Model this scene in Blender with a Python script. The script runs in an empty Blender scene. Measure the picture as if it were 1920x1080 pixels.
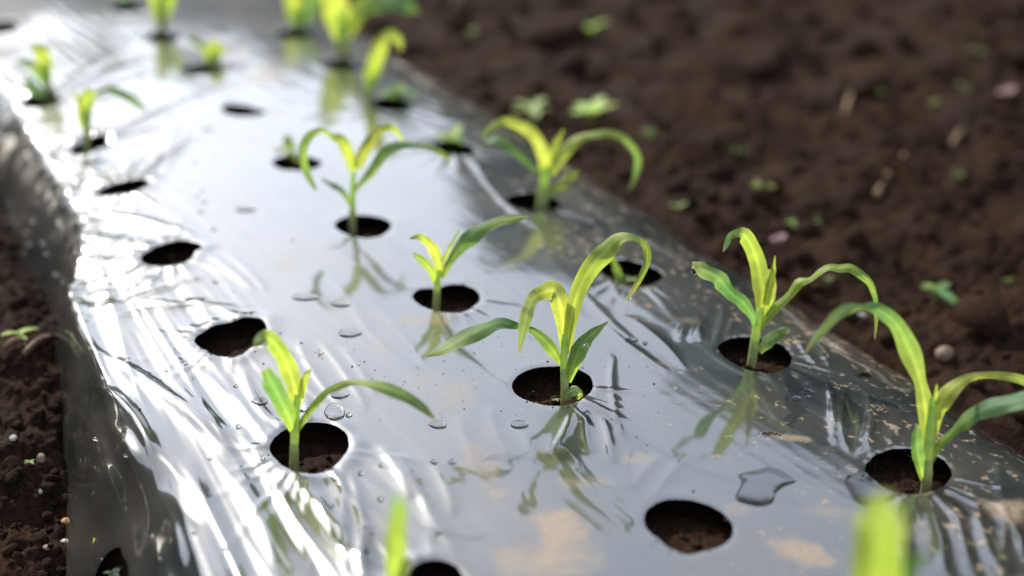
import bpy, math, random
import numpy as np
from mathutils import Vector, Matrix

rng = random.Random(7)
nrg = np.random.default_rng(11)
S = bpy.context.scene
COL = S.collection

# ------------------------------------------------------------------ camera
F_PX = 2525.7                       # focal length in pixels of a 1920 px wide frame
PITCH, YAW, ROLL = 0.4560, 0.5001, 0.0121
CAM = np.array([-0.4917, -0.6311, 0.5698])
FOCUS = 1.11
FW = np.array([math.sin(YAW)*math.cos(PITCH), math.cos(YAW)*math.cos(PITCH), -math.sin(PITCH)])
_r = np.cross(FW, [0, 0, 1]); _r /= np.linalg.norm(_r); _u = np.cross(_r, FW)
RT = math.cos(ROLL)*_r + math.sin(ROLL)*_u
UP = -math.sin(ROLL)*_r + math.cos(ROLL)*_u
HF = np.array([math.sin(YAW), math.cos(YAW), 0.0])
cd = bpy.data.cameras.new('camera'); cam = bpy.data.objects.new('camera', cd); COL.objects.link(cam)
cd.sensor_width = 36; cd.lens = F_PX/1920*36
cd.clip_start = 0.01; cd.clip_end = 1000
cd.dof.use_dof = True; cd.dof.focus_distance = FOCUS; cd.dof.aperture_fstop = 1.9
cam.matrix_world = Matrix(((RT[0], UP[0], -FW[0], CAM[0]), (RT[1], UP[1], -FW[1], CAM[1]),
                           (RT[2], UP[2], -FW[2], CAM[2]), (0, 0, 0, 1)))
S.camera = cam

# ------------------------------------------------------------------ world, sun, exposure
SUN_AZ, SUN_EL = math.radians(-7), math.radians(37)     # azimuth from the bed axis (+Y), towards +X
W = bpy.data.worlds.new("World"); S.world = W; W.use_nodes = True
wn = W.node_tree; bg = wn.nodes['Background']
sky = wn.nodes.new('ShaderNodeTexSky'); sky.sky_type = 'NISHITA'; sky.sun_disc = False
sky.sun_elevation = SUN_EL; sky.sun_rotation = SUN_AZ
sky.dust_density = .8; sky.air_density = 1.0; sky.ozone_density = 1.0
hz = wn.nodes.new('ShaderNodeHueSaturation'); hz.inputs['Saturation'].default_value = .46      # thin even haze
wn.links.new(sky.outputs[0], hz.inputs['Color']); wn.links.new(hz.outputs[0], bg.inputs[0]); bg.inputs[1].default_value = 0.15
sl = bpy.data.lights.new('sun', 'SUN'); sl.energy = 2.4; sl.angle = math.radians(0.5); sl.color = (1, .95, .86)
so = bpy.data.objects.new('sun', sl); COL.objects.link(so)
sd = Vector((math.sin(SUN_AZ)*math.cos(SUN_EL), math.cos(SUN_AZ)*math.cos(SUN_EL), math.sin(SUN_EL)))
so.rotation_euler = sd.to_track_quat('Z', 'Y').to_euler()
S.view_settings.view_transform = 'Standard'; S.view_settings.look = 'None'
S.view_settings.gamma = 1; S.view_settings.use_curve_mapping = False
S.view_settings.exposure = 1.42
S.render.engine = 'CYCLES'
S.cycles.caustics_reflective = False; S.cycles.caustics_refractive = False

# ------------------------------------------------------------------ small numpy helpers
def _hash(ix, iy, seed):
    h = (ix.astype(np.int64)*374761393 + iy.astype(np.int64)*668265263 + seed*974711) & 0x7fffffff
    h = ((h ^ (h >> 13))*1274126177) & 0x7fffffff
    return (h ^ (h >> 16)) & 0x7fffffff
def noise(x, y, seed=0):
    ix = np.floor(x); iy = np.floor(y); fx = x-ix; fy = y-iy
    ux = fx*fx*fx*(fx*(fx*6-15)+10); uy = fy*fy*fy*(fy*(fy*6-15)+10)
    def g(ax, ay, dx, dy):
        a = _hash(ax, ay, seed)*(2*math.pi/0x7fffffff)
        return np.cos(a)*dx + np.sin(a)*dy
    n00 = g(ix, iy, fx, fy); n10 = g(ix+1, iy, fx-1, fy)
    n01 = g(ix, iy+1, fx, fy-1); n11 = g(ix+1, iy+1, fx-1, fy-1)
    return ((n00*(1-ux)+n10*ux)*(1-uy) + (n01*(1-ux)+n11*ux)*uy)*1.5
def fbm(x, y, octv=4, seed=0, gain=.5):
    s = 0; a = 1
    for o in range(octv):
        s = s + a*noise(x*2**o+o*17.3, y*2**o-o*9.1, seed+o); a *= gain
    return s
def sstep(a, b, x):
    t = np.clip((x-a)/(b-a), 0, 1); return t*t*(3-2*t)

# ------------------------------------------------------------------ shape of the bed
_YL = np.array([-3, 0.0, .20, .315, .44, .52, .594, .66, .75, .90, 1.09, 1.25, 1.5, 8])
_XL = np.array([-.43, -.43, -.405, -.383, -.357, -.340, -.328, -.315, -.305, -.305, -.303, -.345, -.46, -.50])
_XT = np.array([-.300, -.300, -.302, -.310, -.316, -.316, -.308, -.284, -.258, -.255, -.255, -.250, -.245, -.245])
_ZL = np.array([-.145, -.145, -.142, -.135, -.112, -.088, -.066, -.075, -.090, -.100, -.110, -.110, -.110, -.110])
def soil_left(y): return np.interp(y, _YL, _ZL)
def left_lines(y):
    return np.interp(y, _YL, _XL), np.interp(y, _YL, _XT)
def bed(x, y):
    x = np.asarray(x, float); y = np.asarray(y, float)
    z = -.1875*np.clip(x, -.45, .45)**2 - .0138*x
    xl, xt = left_lines(y); xl = xl + .004*noise(y*11, y*0+3.1, 33)+.002*noise(y*27, y*0+1.7, 34)
    t = np.clip((xt-x)/(xt-xl), 0, None)
    g = np.where(t < 1, np.abs(t)**1.5, 1+1.5*(t-1))
    z = z + (soil_left(y)+.018)*g
    t = np.clip((x-.262)/.16, 0, None)
    z = z - .09*np.where(t < 1, np.abs(t)**2.2, 1+2.2*(t-1))
    return z
def ray(px, py):
    d = FW + RT*(px-960)/F_PX - UP*(py-540)/F_PX
    return d/np.linalg.norm(d)
def on_bed(px, py, dz=0.0):
    d = ray(px, py); t = np.linspace(.5, 6, 5501)
    P = CAM + t[:, None]*d
    below = P[:, 2] < bed(P[:, 0], P[:, 1]) + dz
    i = int(np.argmax(below)); a, b = t[max(i-1, 0)], t[i]
    for _ in range(25):
        m = (a+b)/2; p = CAM+m*d
        if p[2] < bed(p[0], p[1])+dz: b = m
        else: a = m
    return CAM + b*d
def on_level(px, py, z):
    d = ray(px, py); return CAM + d*(z-CAM[2])/d[2]
def on_plane(px, py, base, depth=0.0):
    d = ray(px, py); return CAM + d*(((base-CAM)@HF + depth)/(d@HF))
def to_px(p):
    d = np.asarray(p)-CAM; z = d@FW
    return 960+F_PX*(d@RT)/z, 540-F_PX*(d@UP)/z

# ------------------------------------------------------------------ object helpers
def tag(o, label=None, cat=None, group=None, kind=None):
    if label: o['label'] = label
    if cat: o['category'] = cat
    if group: o['group'] = group
    if kind: o['kind'] = kind
    return o
def empty(name, loc, label, cat, group=None):
    o = bpy.data.objects.new(name, None); o.empty_display_size = .02
    o.location = Vector(loc); COL.objects.link(o)
    return tag(o, label, cat, group)
def mesh_obj(name, V, Fc, mat, parent=None, loc=None, smooth=True, attrs=None):
    me = bpy.data.meshes.new(name)
    V = np.asarray(V, float)
    if loc is not None: V = V-np.asarray(loc, float)
    me.from_pydata(V.tolist(), [], [list(map(int, f)) for f in Fc]); me.update()
    if smooth: me.polygons.foreach_set('use_smooth', np.ones(len(me.polygons), bool))
    for k, (tp, arr) in (attrs or {}).items():
        at = me.attributes.new(k, tp, 'POINT')
        at.data.foreach_set('value' if tp == 'FLOAT' else 'color', np.asarray(arr, np.float32).ravel())
    if mat: me.materials.append(mat)
    o = bpy.data.objects.new(name, me); COL.objects.link(o)
    if loc is not None and parent is None: o.location = Vector(loc)
    if parent is not None: o.parent = parent
    return o
def grid_mesh(name, X, Y, Z, keep, mat, attrs=None, subs=None):
    ny, nx = X.shape
    V = np.stack([X, Y, Z], -1).reshape(-1, 3)
    idx = np.arange(nx*ny).reshape(ny, nx)
    q = np.stack([idx[:-1, :-1], idx[:-1, 1:], idx[1:, 1:], idx[1:, :-1]], -1).reshape(-1, 4)
    if keep is not None: q = q[keep.reshape(-1)]
    used = np.zeros(len(V), bool); used[q.ravel()] = True
    re = np.cumsum(used)-1; V2 = V[used]; q = re[q]
    me = bpy.data.meshes.new(name)
    me.vertices.add(len(V2)); me.vertices.foreach_set('co', V2.astype(np.float32).ravel())
    me.loops.add(len(q)*4); me.loops.foreach_set('vertex_index', q.astype(np.int32).ravel())
    me.polygons.add(len(q)); me.polygons.foreach_set('loop_start', (np.arange(len(q))*4).astype(np.int32))
    me.polygons.foreach_set('loop_total', np.full(len(q), 4, np.int32))
    me.update(calc_edges=True); me.validate()
    me.polygons.foreach_set('use_smooth', np.ones(len(q), bool))
    for k, arr in (attrs or {}).items():
        at = me.attributes.new(k, 'FLOAT', 'POINT'); at.data.foreach_set('value', arr.reshape(-1)[used].astype(np.float32))
    me.materials.append(mat)
    o = bpy.data.objects.new(name, me); COL.objects.link(o)
    return o

# ------------------------------------------------------------------ materials
def mat(name):
    m = bpy.data.materials.new(name); m.use_nodes = True
    nt = m.node_tree; return m, nt, nt.nodes['Principled BSDF'], nt.nodes['Material Output']
def N(nt, t, **kw):
    n = nt.nodes.new(t)
    for k, v in kw.items():
        if k.startswith('i_'):
            key = k[2:]; key = int(key) if key.isdigit() else key.replace('_', ' ')
            n.inputs[key].default_value = v
        else: setattr(n, k, v)
    return n
def ramp(nt, src, stops):
    r = nt.nodes.new('ShaderNodeValToRGB'); e = r.color_ramp.elements
    while len(e) < len(stops): e.new(.5)
    for k, (p, c) in zip(e, stops): k.position = p; k.color = (*c, 1) if len(c) == 3 else c
    nt.links.new(src, r.inputs[0]); return r
def math_n(nt, op, a, b=None, clamp=False):
    n = nt.nodes.new('ShaderNodeMath'); n.operation = op; n.use_clamp = clamp
    for i, v in enumerate((a, b)):
        if v is None: continue
        if hasattr(v, 'links'): nt.links.new(v, n.inputs[i])
        else: n.inputs[i].default_value = v
    return n.outputs[0]
def mixc(nt, fac, a, b):
    n = nt.nodes.new('ShaderNodeMix'); n.data_type = 'RGBA'
    for i, v in ((0, fac), (6, a), (7, b)):
        if hasattr(v, 'links'): nt.links.new(v, n.inputs[i])
        else: n.inputs[i].default_value = v if i == 0 else (*v, 1)
    return n.outputs[2]

# mulch film
M_film, nt, pb, out = mat('mulch_film')
tc = N(nt, 'ShaderNodeTexCoord').outputs['Object']
att = N(nt, 'ShaderNodeAttribute', attribute_name='dirt').outputs['Fac']
spk = N(nt, 'ShaderNodeTexNoise', i_Scale=105, i_Detail=2, i_Roughness=.5, i_Distortion=.2); nt.links.new(tc, spk.inputs[0])
big = N(nt, 'ShaderNodeTexNoise', i_Scale=7, i_Detail=2); nt.links.new(tc, big.inputs[0])
fin = N(nt, 'ShaderNodeTexNoise', i_Scale=420, i_Detail=4, i_Roughness=.7); nt.links.new(tc, fin.inputs[0])
sep = N(nt, 'ShaderNodeSeparateXYZ'); nt.links.new(tc, sep.inputs[0])
side = N(nt, 'ShaderNodeMapRange', i_1=-.15, i_2=.25, i_3=-.09, i_4=.03); nt.links.new(sep.outputs[0], side.inputs[0])
s1 = math_n(nt, 'ADD', spk.outputs[0], side.outputs[0])
s1 = math_n(nt, 'ADD', s1, math_n(nt, 'MULTIPLY', math_n(nt, 'SUBTRACT', big.outputs[0], .5), .25))
s1 = math_n(nt, 'ADD', s1, math_n(nt, 'MULTIPLY', math_n(nt, 'SUBTRACT', fin.outputs[0], .5), .12))
spots = ramp(nt, s1, [(.635, (0, 0, 0)), (.74, (1, 1, 1))]).outputs[0]
att2 = math_n(nt, 'MULTIPLY', att, math_n(nt, 'ADD', math_n(nt, 'MULTIPLY', fin.outputs[0], 2.4), -.2), clamp=True)
dirt = math_n(nt, 'MAXIMUM', math_n(nt, 'MULTIPLY', spots, .6), att2, clamp=True)
veil = math_n(nt, 'MULTIPLY', math_n(nt, 'MULTIPLY', math_n(nt, 'SUBTRACT', big.outputs[0], .40), .30, True), math_n(nt, 'ADD', fin.outputs[0], .5))
dirtf = math_n(nt, 'ADD', dirt, veil, clamp=True)
dcol = mixc(nt, fin.outputs[0], (.20, .14, .085), (.38, .29, .19))
pb.inputs['Base Color'].default_value = (.015, .019, .019, 1)
pb.inputs['Roughness'].default_value = .32
pb.inputs['IOR'].default_value = 1.45; pb.inputs['Specular IOR Level'].default_value = .35
pb.inputs['Coat Weight'].default_value = 1.0; pb.inputs['Coat Roughness'].default_value = .08; pb.inputs['Coat IOR'].default_value = 2.1
bp = N(nt, 'ShaderNodeBump', i_Strength=.17, i_Distance=.0006)
wv = N(nt, 'ShaderNodeTexNoise', i_Scale=45, i_Detail=2); nt.links.new(tc, wv.inputs[0])
nt.links.new(wv.outputs[0], bp.inputs['Height']); nt.links.new(bp.outputs[0], pb.inputs['Normal']); nt.links.new(bp.outputs[0], pb.inputs['Coat Normal'])
pd = N(nt, 'ShaderNodeBsdfPrincipled', i_Roughness=.75, i_IOR=1.4); nt.links.new(dcol, pd.inputs['Base Color'])
bp2 = N(nt, 'ShaderNodeBump', i_Strength=.5, i_Distance=.0008)
nt.links.new(fin.outputs[0], bp2.inputs['Height']); nt.links.new(bp2.outputs[0], pd.inputs['Normal'])
mx = N(nt, 'ShaderNodeMixShader'); nt.links.new(dirtf, mx.inputs[0])
nt.links.new(pb.outputs[0], mx.inputs[1]); nt.links.new(pd.outputs[0], mx.inputs[2]); nt.links.new(mx.outputs[0], out.inputs[0])

# soil
M_soil, nt, pb, out = mat('soil')
tc = N(nt, 'ShaderNodeTexCoord').outputs['Object']
n1 = N(nt, 'ShaderNodeTexNoise', i_Scale=9, i_Detail=6, i_Roughness=.65); nt.links.new(tc, n1.inputs[0])
n2 = N(nt, 'ShaderNodeTexNoise', i_Scale=260, i_Detail=5, i_Roughness=.7); nt.links.new(tc, n2.inputs[0])
n3 = N(nt, 'ShaderNodeTexVoronoi', i_Scale=330); nt.links.new(tc, n3.inputs[0])
c1 = ramp(nt, n1.outputs[0], [(.3, (.016, .0077, .0045)), (.7, (.046, .0245, .0148))]).outputs[0]
c2 = ramp(nt, n2.outputs[0], [(.35, (.35, .35, .35)), (.6, (1, 1, 1)), (.78, (2.2, 1.9, 1.6))]).outputs[0]
cm = N(nt, 'ShaderNodeMix', data_type='RGBA', blend_type='MULTIPLY'); cm.inputs[0].default_value = 1
nt.links.new(c1, cm.inputs[6]); nt.links.new(c2, cm.inputs[7]); nt.links.new(cm.outputs[2], pb.inputs['Base Color'])
rr = N(nt, 'ShaderNodeMapRange', i_1=.3, i_2=.7, i_3=.55, i_4=.95); pb.inputs['Specular IOR Level'].default_value = .04; nt.links.new(n1.outputs[0], rr.inputs[0]); nt.links.new(rr.outputs[0], pb.inputs['Roughness'])
b1 = N(nt, 'ShaderNodeBump', i_Strength=.9, i_Distance=.003); nt.links.new(n2.outputs[0], b1.inputs['Height'])
b2 = N(nt, 'ShaderNodeBump', i_Strength=.5, i_Distance=.002); nt.links.new(n3.outputs[0], b2.inputs['Height'])
nt.links.new(b1.outputs[0], b2.inputs['Normal']); nt.links.new(b2.outputs[0], pb.inputs['Normal'])

# leaves: colour comes from the leaf itself (attribute 'tint'), veins from the attribute 'across'
def leaf_material(name, trans=.55):
    m, nt, pb, out = mat(name)
    col = N(nt, 'ShaderNodeAttribute', attribute_name='tint').outputs['Color']
    ac = N(nt, 'ShaderNodeAttribute', attribute_name='across').outputs['Fac']
    tc = N(nt, 'ShaderNodeTexCoord').outputs['Object']
    nz = N(nt, 'ShaderNodeTexNoise', i_Scale=90, i_Detail=3); nt.links.new(tc, nz.inputs[0])
    vein = math_n(nt, 'MULTIPLY', math_n(nt, 'ADD', math_n(nt, 'SINE', math_n(nt, 'MULTIPLY', ac, 46)), 1), .5)
    fac = math_n(nt, 'ADD', math_n(nt, 'MULTIPLY', vein, .34), math_n(nt, 'ADD', math_n(nt, 'MULTIPLY', nz.outputs[0], .9), .36))
    cm = N(nt, 'ShaderNodeMix', data_type='RGBA', blend_type='MULTIPLY'); cm.inputs[0].default_value = 1
    nt.links.new(col, cm.inputs[6]); nt.links.new(fac, cm.inputs[7])
    nt.links.new(cm.outputs[2], pb.inputs['Base Color'])
    pb.inputs['Roughness'].default_value = .54; pb.inputs['IOR'].default_value = 1.42
    bp = N(nt, 'ShaderNodeBump', i_Strength=.25, i_Distance=.0004); nt.links.new(vein, bp.inputs['Height']); nt.links.new(bp.outputs[0], pb.inputs['Normal'])
    tr = N(nt, 'ShaderNodeBsdfTranslucent')
    g = N(nt, 'ShaderNodeMix', data_type='RGBA', blend_type='MULTIPLY'); g.inputs[0].default_value = 1
    nt.links.new(cm.outputs[2], g.inputs[6]); g.inputs[7].default_value = (1.75, 1.8, .95, 1)
    nt.links.new(g.outputs[2], tr.inputs['Color'])
    mx = N(nt, 'ShaderNodeMixShader'); mx.inputs[0].default_value = trans
    nt.links.new(pb.outputs[0], mx.inputs[1]); nt.links.new(tr.outputs[0], mx.inputs[2]); nt.links.new(mx.outputs[0], out.inputs[0])
    return m
M_leaf = leaf_material('maize_leaf', .5)
M_stem = leaf_material('maize_stem', .45)

M_water, nt, pb, out = mat('water')
pb.inputs['Base Color'].default_value = (1, 1, 1, 1); pb.inputs['Transmission Weight'].default_value = 1
pb.inputs['IOR'].default_value = 1.33; pb.inputs['Roughness'].default_value = .03

def simple(name, c, r=.7, var=.35, scale=120):
    m, nt, pb, out = mat(name)
    tc = N(nt, 'ShaderNodeTexCoord').outputs['Object']
    n = N(nt, 'ShaderNodeTexNoise', i_Scale=scale, i_Detail=4); nt.links.new(tc, n.inputs[0])
    rp = ramp(nt, n.outputs[0], [(.3, tuple(v*(1-var) for v in c)), (.7, tuple(min(1, v*(1+var)) for v in c))])
    nt.links.new(rp.outputs[0], pb.inputs['Base Color']); pb.inputs['Roughness'].default_value = r
    b = N(nt, 'ShaderNodeBump', i_Strength=.5, i_Distance=.001); nt.links.new(n.outputs[0], b.inputs['Height']); nt.links.new(b.outputs[0], pb.inputs['Normal'])
    return m
M_stone_w = simple('pale_stone', (.34, .31, .28)); M_stone_o = simple('orange_stone', (.42, .2, .07)); M_stone_t = simple('tan_stone', (.15, .095, .06))
M_petal = simple('pink_petal', (.20, .11, .11), .5); M_straw = simple('straw', (.20, .12, .06), .7); M_twig = simple('dead_leaf', (.09, .04, .02), .7)
M_crumb = simple('soil_crumb', (.05, .025, .015), .9)
M_far = leaf_material('tree_foliage', .25)

# ------------------------------------------------------------------ holes cut in the film (outline in photo pixels, laid on the bed)
HOLES = dict(
 A0=[(765,1085),(780,1062),(815,1053),(850,1062),(868,1085),(850,1120),(815,1150),(780,1130)],
 A1=[(506,840),(518,820),(540,803),(580,795),(620,797),(645,810),(654,828),(645,855),(620,880),(590,890),(555,885),(520,865)],
 A2=[(364,645),(375,628),(405,614),(435,606),(465,598),(490,599),(498,612),(492,635),(470,655),(440,673),(415,670),(385,660)],
 A3=[(263,488),(280,472),(310,458),(345,452),(372,457),(380,465),(365,472),(350,490),(325,499),(290,500),(270,496)],
 A4=[(180,368),(200,352),(235,341),(278,336),(275,348),(255,359),(225,366),(200,369)],
 A5=[(133,287),(150,270),(180,255),(203,249),(200,262),(180,280),(155,290)],
 A6=[(45,190),(60,180),(85,178),(105,186),(95,200),(65,202)],
 B0=[(1207,975),(1217,952),(1245,938),(1280,936),(1320,944),(1355,962),(1375,990),(1370,1010),(1350,1025),(1320,1033),(1290,1041),(1265,1033),(1235,1010),(1215,995)],
 B1=[(960,728),(968,708),(990,694),(1035,687),(1080,690),(1105,704),(1111,722),(1100,742),(1075,756),(1040,761),(1000,755),(970,743)],
 B2=[(773,555),(785,543),(805,541),(822,543),(840,534),(862,533),(888,541),(900,555),(890,572),(865,586),(840,586),(810,581),(785,570)],
 B3=[(627,421),(645,408),(672,403),(705,406),(733,419),(727,433),(710,443),(685,447),(655,440),(635,431)],
 B4=[(510,305),(525,294),(560,293),(590,298),(605,307),(590,315),(550,318),(525,315)],
 B5=[(415,204),(425,196),(450,198),(475,204),(497,208),(490,215),(460,217),(430,214)],
 B6=[(338,127),(360,119),(390,121),(415,130),(405,138),(370,138),(345,133)],
 B7=[(270,70),(290,61),(320,61),(338,68),(320,77),(290,79)],
 B8=[(212,15),(235,4),(262,11),(255,24),(230,25)],
 C0=[(1622,885),(1632,863),(1655,848),(1690,841),(1730,845),(1765,860),(1784,885),(1775,905),(1750,920),(1715,927),(1680,922),(1645,905)],
 C1=[(1345,650),(1360,638),(1390,631),(1425,633),(1460,643),(1480,660),(1484,675),(1470,690),(1440,698),(1405,692),(1370,675)],
 C2=[(1126,505),(1140,490),(1165,487),(1200,494),(1230,505),(1242,518),(1230,530),(1205,537),(1175,533),(1140,520)],
 C3=[(950,377),(965,366),(995,363),(1030,368),(1050,380),(1040,392),(1015,397),(980,393),(957,385)],
 C4=[(808,274),(830,265),(865,268),(892,280),(880,290),(850,291),(822,285)],
 C5=[(698,191),(715,181),(745,183),(772,190),(762,203),(735,208),(710,201)],
 C6=[(603,120),(625,111),(655,113),(678,122),(655,131),(620,129)],
 C7=[(520,60),(540,53),(570,57),(582,66),(550,73),(525,69)],
 D0=[(165,1080),(172,1050),(200,1036),(230,1040),(245,1065),(240,1100),(200,1120)],
 D5=[(-15,50),(0,41),(25,37),(30,47),(10,63),(-10,66)],
 Z0=[(1555,1385),(1590,1345),(1660,1345),(1710,1385),(1660,1450),(1590,1450)],
)
class Hole:
    def __init__(s, pts):
        P = np.array([on_bed(*q)[:2] for q in pts])
        s.c = P.mean(0)
        d = P-s.c; a = np.arctan2(d[:, 1], d[:, 0]); r = np.hypot(d[:, 0], d[:, 1])
        o = np.argsort(a); a, r = a[o], r[o]
        # smooth periodic resample
        A = np.linspace(-math.pi, math.pi, 129)
        R = np.interp(A, np.concatenate([a-2*math.pi, a, a+2*math.pi]), np.tile(r, 3))
        k = np.array([1, 3, 5, 3, 1.])/13
        R = np.convolve(np.concatenate([R[-5:-1], R, R[1:5]]), k, 'same')[4:-4]
        R = R*(1+.012*noise(np.cos(A)*5+s.c[0]*50, np.sin(A)*5, 71)+.008*noise(np.cos(A)*14+s.c[1]*50, np.sin(A)*14, 72))
        R = np.minimum(R, np.median(R)*1.5 if s.c[0] > -.28 else np.median(R)*1.12)
        s.A, s.R = A, R; s.rm = R.mean()
    def r(s, ang): return np.interp(ang, s.A, s.R)
H = {k: Hole(v) for k, v in HOLES.items()}
h = H['D0']; h.c = on_bed(206, 1078)[:2]                   # the hole low on the left skirt, an upright oval on its steep side
h.R = 1/np.sqrt((np.cos(h.A-.12)/.011)**2+(np.sin(h.A-.12)/.032)**2)*(1+.08*np.sin(3*h.A)); h.rm = h.R.mean()

# ------------------------------------------------------------------ wrinkles of the film
CREASES = [  # photo pixel lines of single pulled folds: start, end, half width (mm), height (mm)
 (250,700,500,870,6,2.0),(300,690,510,860,5,1.6),(340,680,500,830,5,1.5),(390,690,505,830,4,1.3),(430,690,510,810,4,1.2),(200,690,440,860,7,2.2),(460,690,515,800,3.5,1),
 (140,690,400,830,8,2.6),(170,760,400,960,8,2.6),(230,830,380,1000,7,2.2),(160,880,240,1040,6,3.2),(190,860,330,1070,8,2.8),(128,700,150,830,5,3.0),(500,890,590,1080,5,1.6),(520,895,640,1080,5,1.5),(545,900,690,1090,5,1.5),
 (580,905,650,1000,4,1.2),(640,880,650,1080,5,1.5),(655,880,676,1080,4,1.4),(690,980,685,1090,6,1.6),(712,835,770,940,6,1.5),(745,850,810,960,5,1.2),(790,930,860,1040,6,1.4),
 (810,870,850,970,5,1.0),(560,640,650,770,4,1.2),(600,640,690,770,4,1.0),(640,650,705,745,4,.8),(530,650,610,760,4,1.2),(400,860,520,1080,6,1.3),(440,860,560,1080,5,1.2),(350,860,460,1080,7,1.3),
 (150,398,380,446,7,2.4),(140,530,265,497,6,2.6),(175,560,300,520,5,2.0),(180,590,380,520,5,1.6),(200,600,400,560,5,1.6),(330,560,500,622,5,1.8),(300,580,400,690,6,1.5),(380,470,480,545,4,1.2),(420,470,500,550,4,.9),(230,560,470,575,4,1.6),
 (120,250,60,380,9,4),(190,300,110,420,8,4),(280,330,330,230,6,1.6),(300,340,370,250,5,1.2),
 (650,560,790,705,3.5,.5),(700,570,800,690,3.5,.4),(600,500,700,620,5,.5),(1130,600,1250,692,4,.9),(1175,590,1285,690,4,.9),(1090,540,1190,640,4,.7),(960,330,1090,480,6,.9),(925,340,1035,480,5,.7),(890,300,1010,430,6,.8),(1060,420,1160,560,6,.7),(1100,400,1200,520,6,.7),
 (1150,660,1170,830,3,1.2),(1075,765,1030,850,4,1.8),(1100,770,1108,850,4,1.8),(1130,780,1150,870,4,1.65),(1088,745,1160,790,4,1.2),(920,760,965,870,6,0.6),(965,790,1005,870,6,0.75),(860,780,900,880,6,0.52),
 (1288,600,1272,640,2.6,0.75),(1310,590,1293,640,2.6,0.9),(1333,582,1312,640,2.6,0.9),(1357,572,1338,640,2.6,0.9),(1382,585,1360,632,2.6,0.75),(1490,620,1530,684,3.5,1.35),(1512,630,1556,690,3.5,1.35),
 (112,690,148,850,7,9),(165,868,215,1005,9,9),(172,800,285,1000,9,9),(135,940,150,1085,7,8),(250,880,345,1075,9,5),(190,900,240,960,6,5),(150,765,205,880,6,8),(178,745,300,930,7,8),(140,820,165,900,5,6),(225,860,300,990,7,7),
 (1553,716,1562,832,3.2,1.72),(1588,720,1590,845,3.2,1.72),(1626,728,1606,852,3.2,1.65),(1655,752,1628,845,3.4,1.5),(1690,770,1665,832,3.5,1.2),(1800,780,1835,835,4,1.5),(1825,780,1860,835,4,1.5),
 (1745,950,1768,1090,4,1.8),(1785,935,1825,1090,4,2.1),(1830,925,1880,1090,4.5,2.1),(1870,940,1925,1060,4.5,1.95),(1700,960,1702,1090,4.5,1.5),(1225,930,1290,850,5,0.52),(1185,920,1240,850,5,0.45)]
CR = [(on_bed(a, b)[:2], on_bed(c, d)[:2], w/1000, h/1000) for a, b, c, d, w, h in CREASES]
def creases(X, Y):
    Z = np.zeros_like(X)
    for k, (a, b, w, h) in enumerate(CR):
        t = b-a; L = np.linalg.norm(t); t = t/L; lo = np.minimum(a, b)-7*w; hi = np.maximum(a, b)+7*w
        m = (X > lo[0]) & (X < hi[0]) & (Y > lo[1]) & (Y < hi[1])
        dx = X[m]-a[0]; dy = Y[m]-a[1]; s_ = dx*t[0]+dy*t[1]
        l = -dx*t[1]+dy*t[0]+.05*L*(4*(s_/L)*(1-s_/L))*math.sin(k*2.4)+.0005*noise(s_*30, np.full_like(s_, k*3.3), 7)
        q = np.clip(s_/L, 0, 1); env = np.sin(math.pi*(.06+.88*q))**.8*sstep(-.06, .10, s_/L)*sstep(1.06, .9, s_/L)
        wl = w*(.65+.35*np.sin(math.pi*q))
        Z[m] += h*env*np.exp(-(np.sqrt((l/wl)**2+.09)-.3)*1.15)
    return Z
def ridge_fans(X, Y):
    Z = np.zeros_like(X)
    spec = {  # hole: (number of folds, length, amplitude, first angle, last angle in world degrees)
     'A1': [(9, .05, .0012, 60, 205), (10, .06, .0013, 215, 320)], 'A2': [(13, .05, .0014, 90, 300)], 'A3': [(13, .05, .0014, 60, 300)],
     'A4': [(14, .08, .0022, 40, 290)], 'A5': [(14, .10, .003, 0, 270)], 'A6': [(10, .10, .003, -60, 200)], 'A0': [(10, .06, .0012, 60, 230)],
     'B1': [(7, .045, .0010, 260, 340)], 'B2': [(6, .05, .0005, 230, 330)], 'C0': [(8, .05, .0009, 225, 330)],
     'C1': [(7, .04, .0006, 280, 370)], 'C2': [(7, .06, .0005, 190, 300)], 'C3': [(8, .08, .0006, 200, 320)],
     'C4': [(7, .10, .0008, 180, 330)], 'C5': [(7, .10, .0008, 180, 330)], 'D0': [(7, .06, .002, 40, 150)]}
    r2 = random.Random(5)
    for k, L in spec.items():
        h = H[k]; dx = X-h.c[0]; dy = Y-h.c[1]; d = np.hypot(dx, dy)
        m = d < .32
        ddx, ddy, dd = dx[m], dy[m], d[m]; ang = np.arctan2(ddy, ddx); e = dd-h.r(ang)
        acc = np.zeros_like(dd)
        for n, ln, amp, a0, a1 in L:
            for i in range(n):
                a = math.radians(a0+(a1-a0)*(i+r2.uniform(.15, .85))/n)
                l = ln*r2.uniform(.45, 1.15); am = amp*r2.uniform(.25, 1.1); bend = r2.uniform(-.8, .8)
                w0 = math.radians(max(3, (a1-a0)/n*.30))
                da = (ang-a-bend*dd+math.pi) % (2*math.pi)-math.pi
                wl = np.minimum(w0*(h.rm+np.maximum(e, 0)*.55), .0085)      # fold half width in metres
                lat = da*dd/wl
                env = np.exp(-np.abs(np.clip(e, 0, None)/l)**2.2)*sstep(-.002, .010, e)
                acc += am*env*np.exp(-lat*lat)
        Z[m] += acc
    return Z
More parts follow.
